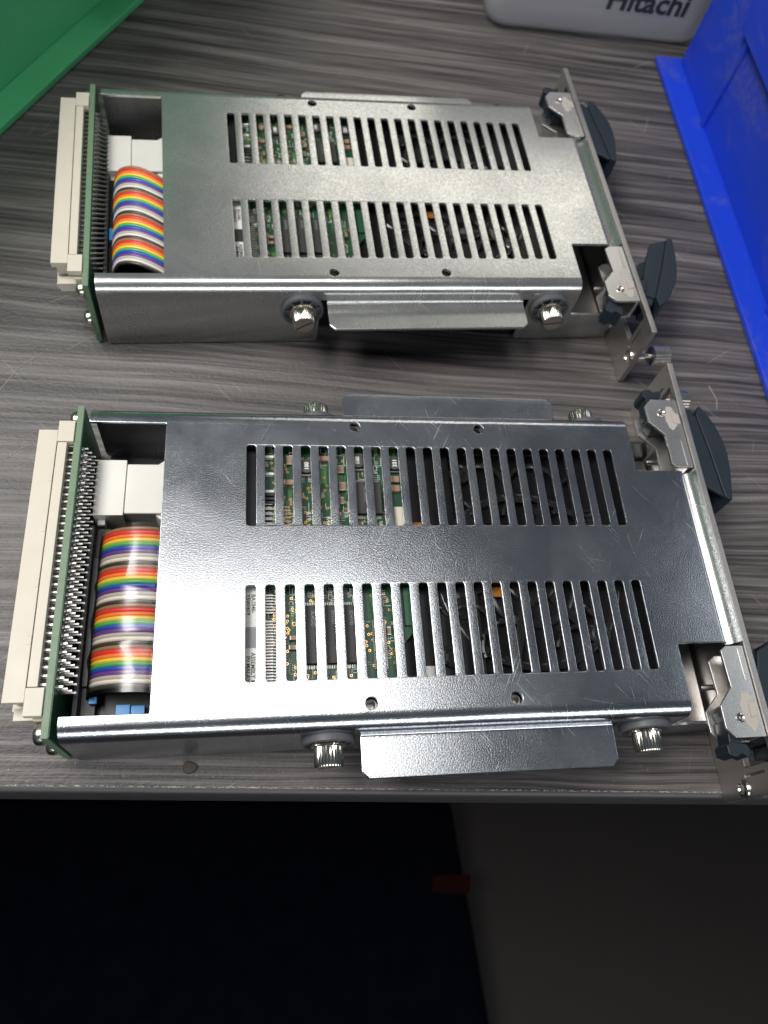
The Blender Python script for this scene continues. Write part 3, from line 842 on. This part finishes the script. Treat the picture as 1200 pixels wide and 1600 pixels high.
# ------------------------------------------------------------------ bins
def stack_bin(name, label, cat, mat, loc, rz, length, depth, height, ribs, rim):
    """stacking bin: base ledge, walls set back 2.3 units, outer ribs, overhanging rim. Local x away from the viewed wall, y along it"""
    t = thing(name, label, cat, loc, rz)
    o = MB((0, 0, 0)); w = .4; b = 2.3
    o.box(0, depth, 0, length, 0, .55)
    body = o.build('base', mat, t, bevel=.12)
    wl = MB((0, 0, 0))
    # outer shell built as a ring of four walls with a rounded lip
    wl.box(b, b + w, 0.6, length - .6, .551, height); wl.box(depth - b - w, depth - b, .6, length - .6, .551, height)
    wl.box(b + w + .001, depth - b - w - .001, .6, .6 + w, .551, height); wl.box(b + w + .001, depth - b - w - .001, length - .6 - w, length - .6, .551, height)
    wl.build('walls', mat, t, bevel=.1)
    for y in ribs:
        rb = MB((0, 0, 0)); rb.lathe((b - .05, y, .5), (0, 0, 1), [(0, .38), (rim[1] - .5 if rim else height - 2, .32)], 18)
        rb.build('rib', mat, t)
    if rim:
        rm = MB((0, 0, 0)); rm.box(b - .8, b - .002, .6, rim[0], rim[1], height); rm.build('rim', mat, t, bevel=.1)
    return t
stack_bin('blue_bin', 'bright blue plastic stacking bin standing right of the farther silver module', 'storage bin', M['blue_bin'], (37.25 * S, 16.0 * S, .0003), 0,
          43.3, 36, 12.5, (12.8, 34.0), (35.2, 8.6))
gd = math.atan2(60.93 - 42.82, -9.03 + 18.54)
# green bin: ledge edge runs from (-18.5,42.8) to (-9,60.9); bin lies on its upper-left side
t = thing('green_bin', 'green plastic stacking bin standing left of the farther silver module', 'storage bin', (-18.54 * S, 42.82 * S, .0003), gd - math.pi / 2)
def gbin():
    o = MB((0, 0, 0)); L0, L1_ = -20, 44; b = 2.25; w = .4; D = 26; H = 30
    o.box(-D, 0, L0, L1_, 0, .6); o.build('base', M['green_bin'], t, bevel=.12)
    wl = MB((0, 0, 0))
    wl.box(-b - w, -b, L0 + .6, L1_ - .6, .601, H); wl.box(-D + b, -D + b + w, L0 + .6, L1_ - .6, .601, H)
    wl.box(-D + b + w + .001, -b - w - .001, L0 + .6, L0 + 1, .601, H); wl.box(-D + b + w + .001, -b - w - .001, L1_ - 1, L1_ - .6, .601, H)
    wl.build('walls', M['green_bin'], t, bevel=.1)
    r = MB((0, 0, 0)); r.box(-b + .002, 1.9, 14, 43, 11, 30); r.build('rim', M['green_bin'], t, bevel=.1)  # out-of-view overhang, added so the far cover reflects green
    r = MB((0, 0, 0)); r.lathe((-b + .05, 19.5, .55), (0, 0, 1), [(0, .3), (12, .24)], 14); r.build('rib', M['green_bin'], t)
gbin()

ct = thing('clear_bin', 'frosted clear plastic bin with bold black lettering standing behind the modules', 'storage bin', (31.5 * S, 61.75 * S, .0003), 0)
def cbin():
    # open tub: rounded-rectangle front profile swept back, walls .25 thick
    bm = bmesh.new(); Hh = 24; D = 30; Wb, Wt = 10.3, 12.6
    def ringpts(h):
        w = Wb + (Wt - Wb) * h / Hh
        return rounded([(-w, -.02 * h), (w, -.02 * h), (w, D + .02 * h), (-w, D + .02 * h)], 1.6, 5)
    hs = [(0, .82), (.15, .90), (.6, .97), (1.3, 1.0), (2.5, 1.0), (12, 1.0), (Hh, 1.0), (Hh + .3, 1.03)]
    rings = []
    for h, k in hs:
        pts = ringpts(h)
        ins = 1.6 * (1 - k) * 5
        rr = []
        for x, y in pts:
            cx, cy = 0, D / 2
            fx = 1 - ins / (Wb); fy = 1 - ins / (D / 2)
            rr.append(bm.verts.new(((x * fx) * S, (cy + (y - cy) * (fy if k < 1 else (1 if k == 1 else 1.03))) * S, h * S)))
        rings.append(rr)
    n = len(rings[0])
    for a, b in zip(rings[:-1], rings[1:]):
        for i in range(n):
            j = (i + 1) % n; f = bm.faces.new((a[i], a[j], b[j], b[i])); f.smooth = True
    bm.faces.new(rings[0][::-1])
    bmesh.ops.recalc_face_normals(bm, faces=bm.faces)
    me = bpy.data.meshes.new('tub'); bm.to_mesh(me); bm.free(); me.materials.append(M['clear'])
    o = link(bpy.data.objects.new('tub', me), ct)
    sd = o.modifiers.new('thickness', 'SOLIDIFY'); sd.thickness = .0012; sd.offset = -1
    tx = MB((0, 0, 0))
    tx.text('Hitachi', 2.75, lambda x, y, w_: (x + .0, -.25 - .02 * (y + 3.05) - w_, y + 3.05), 0, .075, .02)
    tx.build('lettering', M['ink'], ct)
cbin()

# ------------------------------------------------------------------ below the bench
FZ = -.86
me = bpy.data.meshes.new('floor'); bm = bmesh.new()
bmesh.ops.create_grid(bm, x_segments=2, y_segments=2, size=6.0); bm.to_mesh(me); bm.free(); me.materials.append(M['floor'])
fl = link(bpy.data.objects.new('floor', me)); fl.location = (0, 0, FZ); tag(fl, kind='structure')
# camera basis (fitted from the photograph)
CU, CV, CZ = .217323, -9.951777, 38.917672
ROT = (.461770691, -.143668464, -.0696669752)
FPX = 1248.93546
cam_loc = Vector((CU * S, CV * S, (CZ - Z0) * S))
Rm = Matrix.Rotation(ROT[2], 3, 'Z') @ Matrix.Rotation(ROT[1], 3, 'Y') @ Matrix.Rotation(ROT[0], 3, 'X')
def at(x, y, zw):
    d = Rm @ Vector((x - 600, 800 - y, -FPX)); k = (zw - cam_loc.z) / d.z
    return cam_loc + d * k
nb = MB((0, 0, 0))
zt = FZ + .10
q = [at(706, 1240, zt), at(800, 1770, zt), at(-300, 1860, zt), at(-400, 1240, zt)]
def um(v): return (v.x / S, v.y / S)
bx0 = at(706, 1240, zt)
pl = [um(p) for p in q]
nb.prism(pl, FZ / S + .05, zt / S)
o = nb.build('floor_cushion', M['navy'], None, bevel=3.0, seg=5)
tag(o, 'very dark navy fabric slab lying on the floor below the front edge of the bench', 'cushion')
rt = MB((0, 0, 0)); a = at(676, 1368, zt + .002); b_ = at(735, 1366, zt + .002); c = at(733, 1396, zt + .002); d_ = at(674, 1394, zt + .002)
rt.prism([um(p) for p in (a, b_, c, d_)], (zt + .0008) / S, (zt + .004) / S)
o = rt.build('red_tag', M['red'], None); tag(o, 'small dull red tag lying on the dark navy slab below the bench', 'tag')

# ------------------------------------------------------------------ light
w = bpy.data.worlds.new('World'); scn.world = w; w.use_nodes = True
bg = w.node_tree.nodes['Background']; bg.inputs[0].default_value = (.62, .78, 1.0, 1); bg.inputs[1].default_value = .075
def area(name, loc, target, sx, sy, power, col, shape='RECTANGLE'):
    l = bpy.data.lights.new(name, 'AREA'); l.shape = shape; l.size = sx; l.size_y = sy; l.energy = power; l.color = col
    o = link(bpy.data.objects.new(name, l)); o.location = loc
    o.rotation_euler = (Vector(target) - Vector(loc)).to_track_quat('-Z', 'Y').to_euler()
    return o
C0 = Vector((0.0, 0.0, .033))
area('bench_lamp', (-.01, .225, 1.15), (0.0, .05, 0), .48, .40, 2.9, (1.0, .98, .95))
area('ceiling_lamp', (.72, 2.25, 1.75), (.05, .15, 0), 1.4, .6, 5.6, (1.0, .95, .86))
area('room_fill', (-.66, .20, 1.35), (.05, .08, 0), .9, .5, 25.0, (1.0, .97, .94))  # added fill, lights the bench and both modules evenly
area('side_fill', (1.75, .42, 1.75), (.1, .1, 0), .9, .4, 3.0, (.90, .96, 1.0))  # added on the right to brighten the bent strip beside the panel
area('front_fill', (.25, -1.25, .62), (.1, .1, 0), 1.4, .5, 10.0, (.97, .98, 1.0))  # added fill from the viewer's side, lifts the walls facing the camera

# ------------------------------------------------------------------ camera
cam = bpy.data.cameras.new('camera'); co = link(bpy.data.objects.new('camera', cam))
cam.sensor_fit = 'VERTICAL'; cam.sensor_height = 36.0; cam.sensor_width = 27.0; cam.lens = 36.0 * FPX / 1600
co.location = cam_loc; co.rotation_euler = ROT
cam.clip_start = .01; cam.clip_end = 50
cam.dof.use_dof = True; cam.dof.focus_distance = .245; cam.dof.aperture_fstop = 15
scn.camera = co
vs_ = scn.view_settings
scn.display_settings.display_device = 'sRGB'
vs_.view_transform = 'Standard'; vs_.look = 'None'; vs_.exposure = 0.0; vs_.gamma = 1.0; vs_.use_curve_mapping = False
scn.cycles.max_bounces = 10; scn.cycles.transparent_max_bounces = 16; scn.cycles.caustics_reflective = True; scn.cycles.caustics_refractive = False
scn.cycles.use_denoising = True
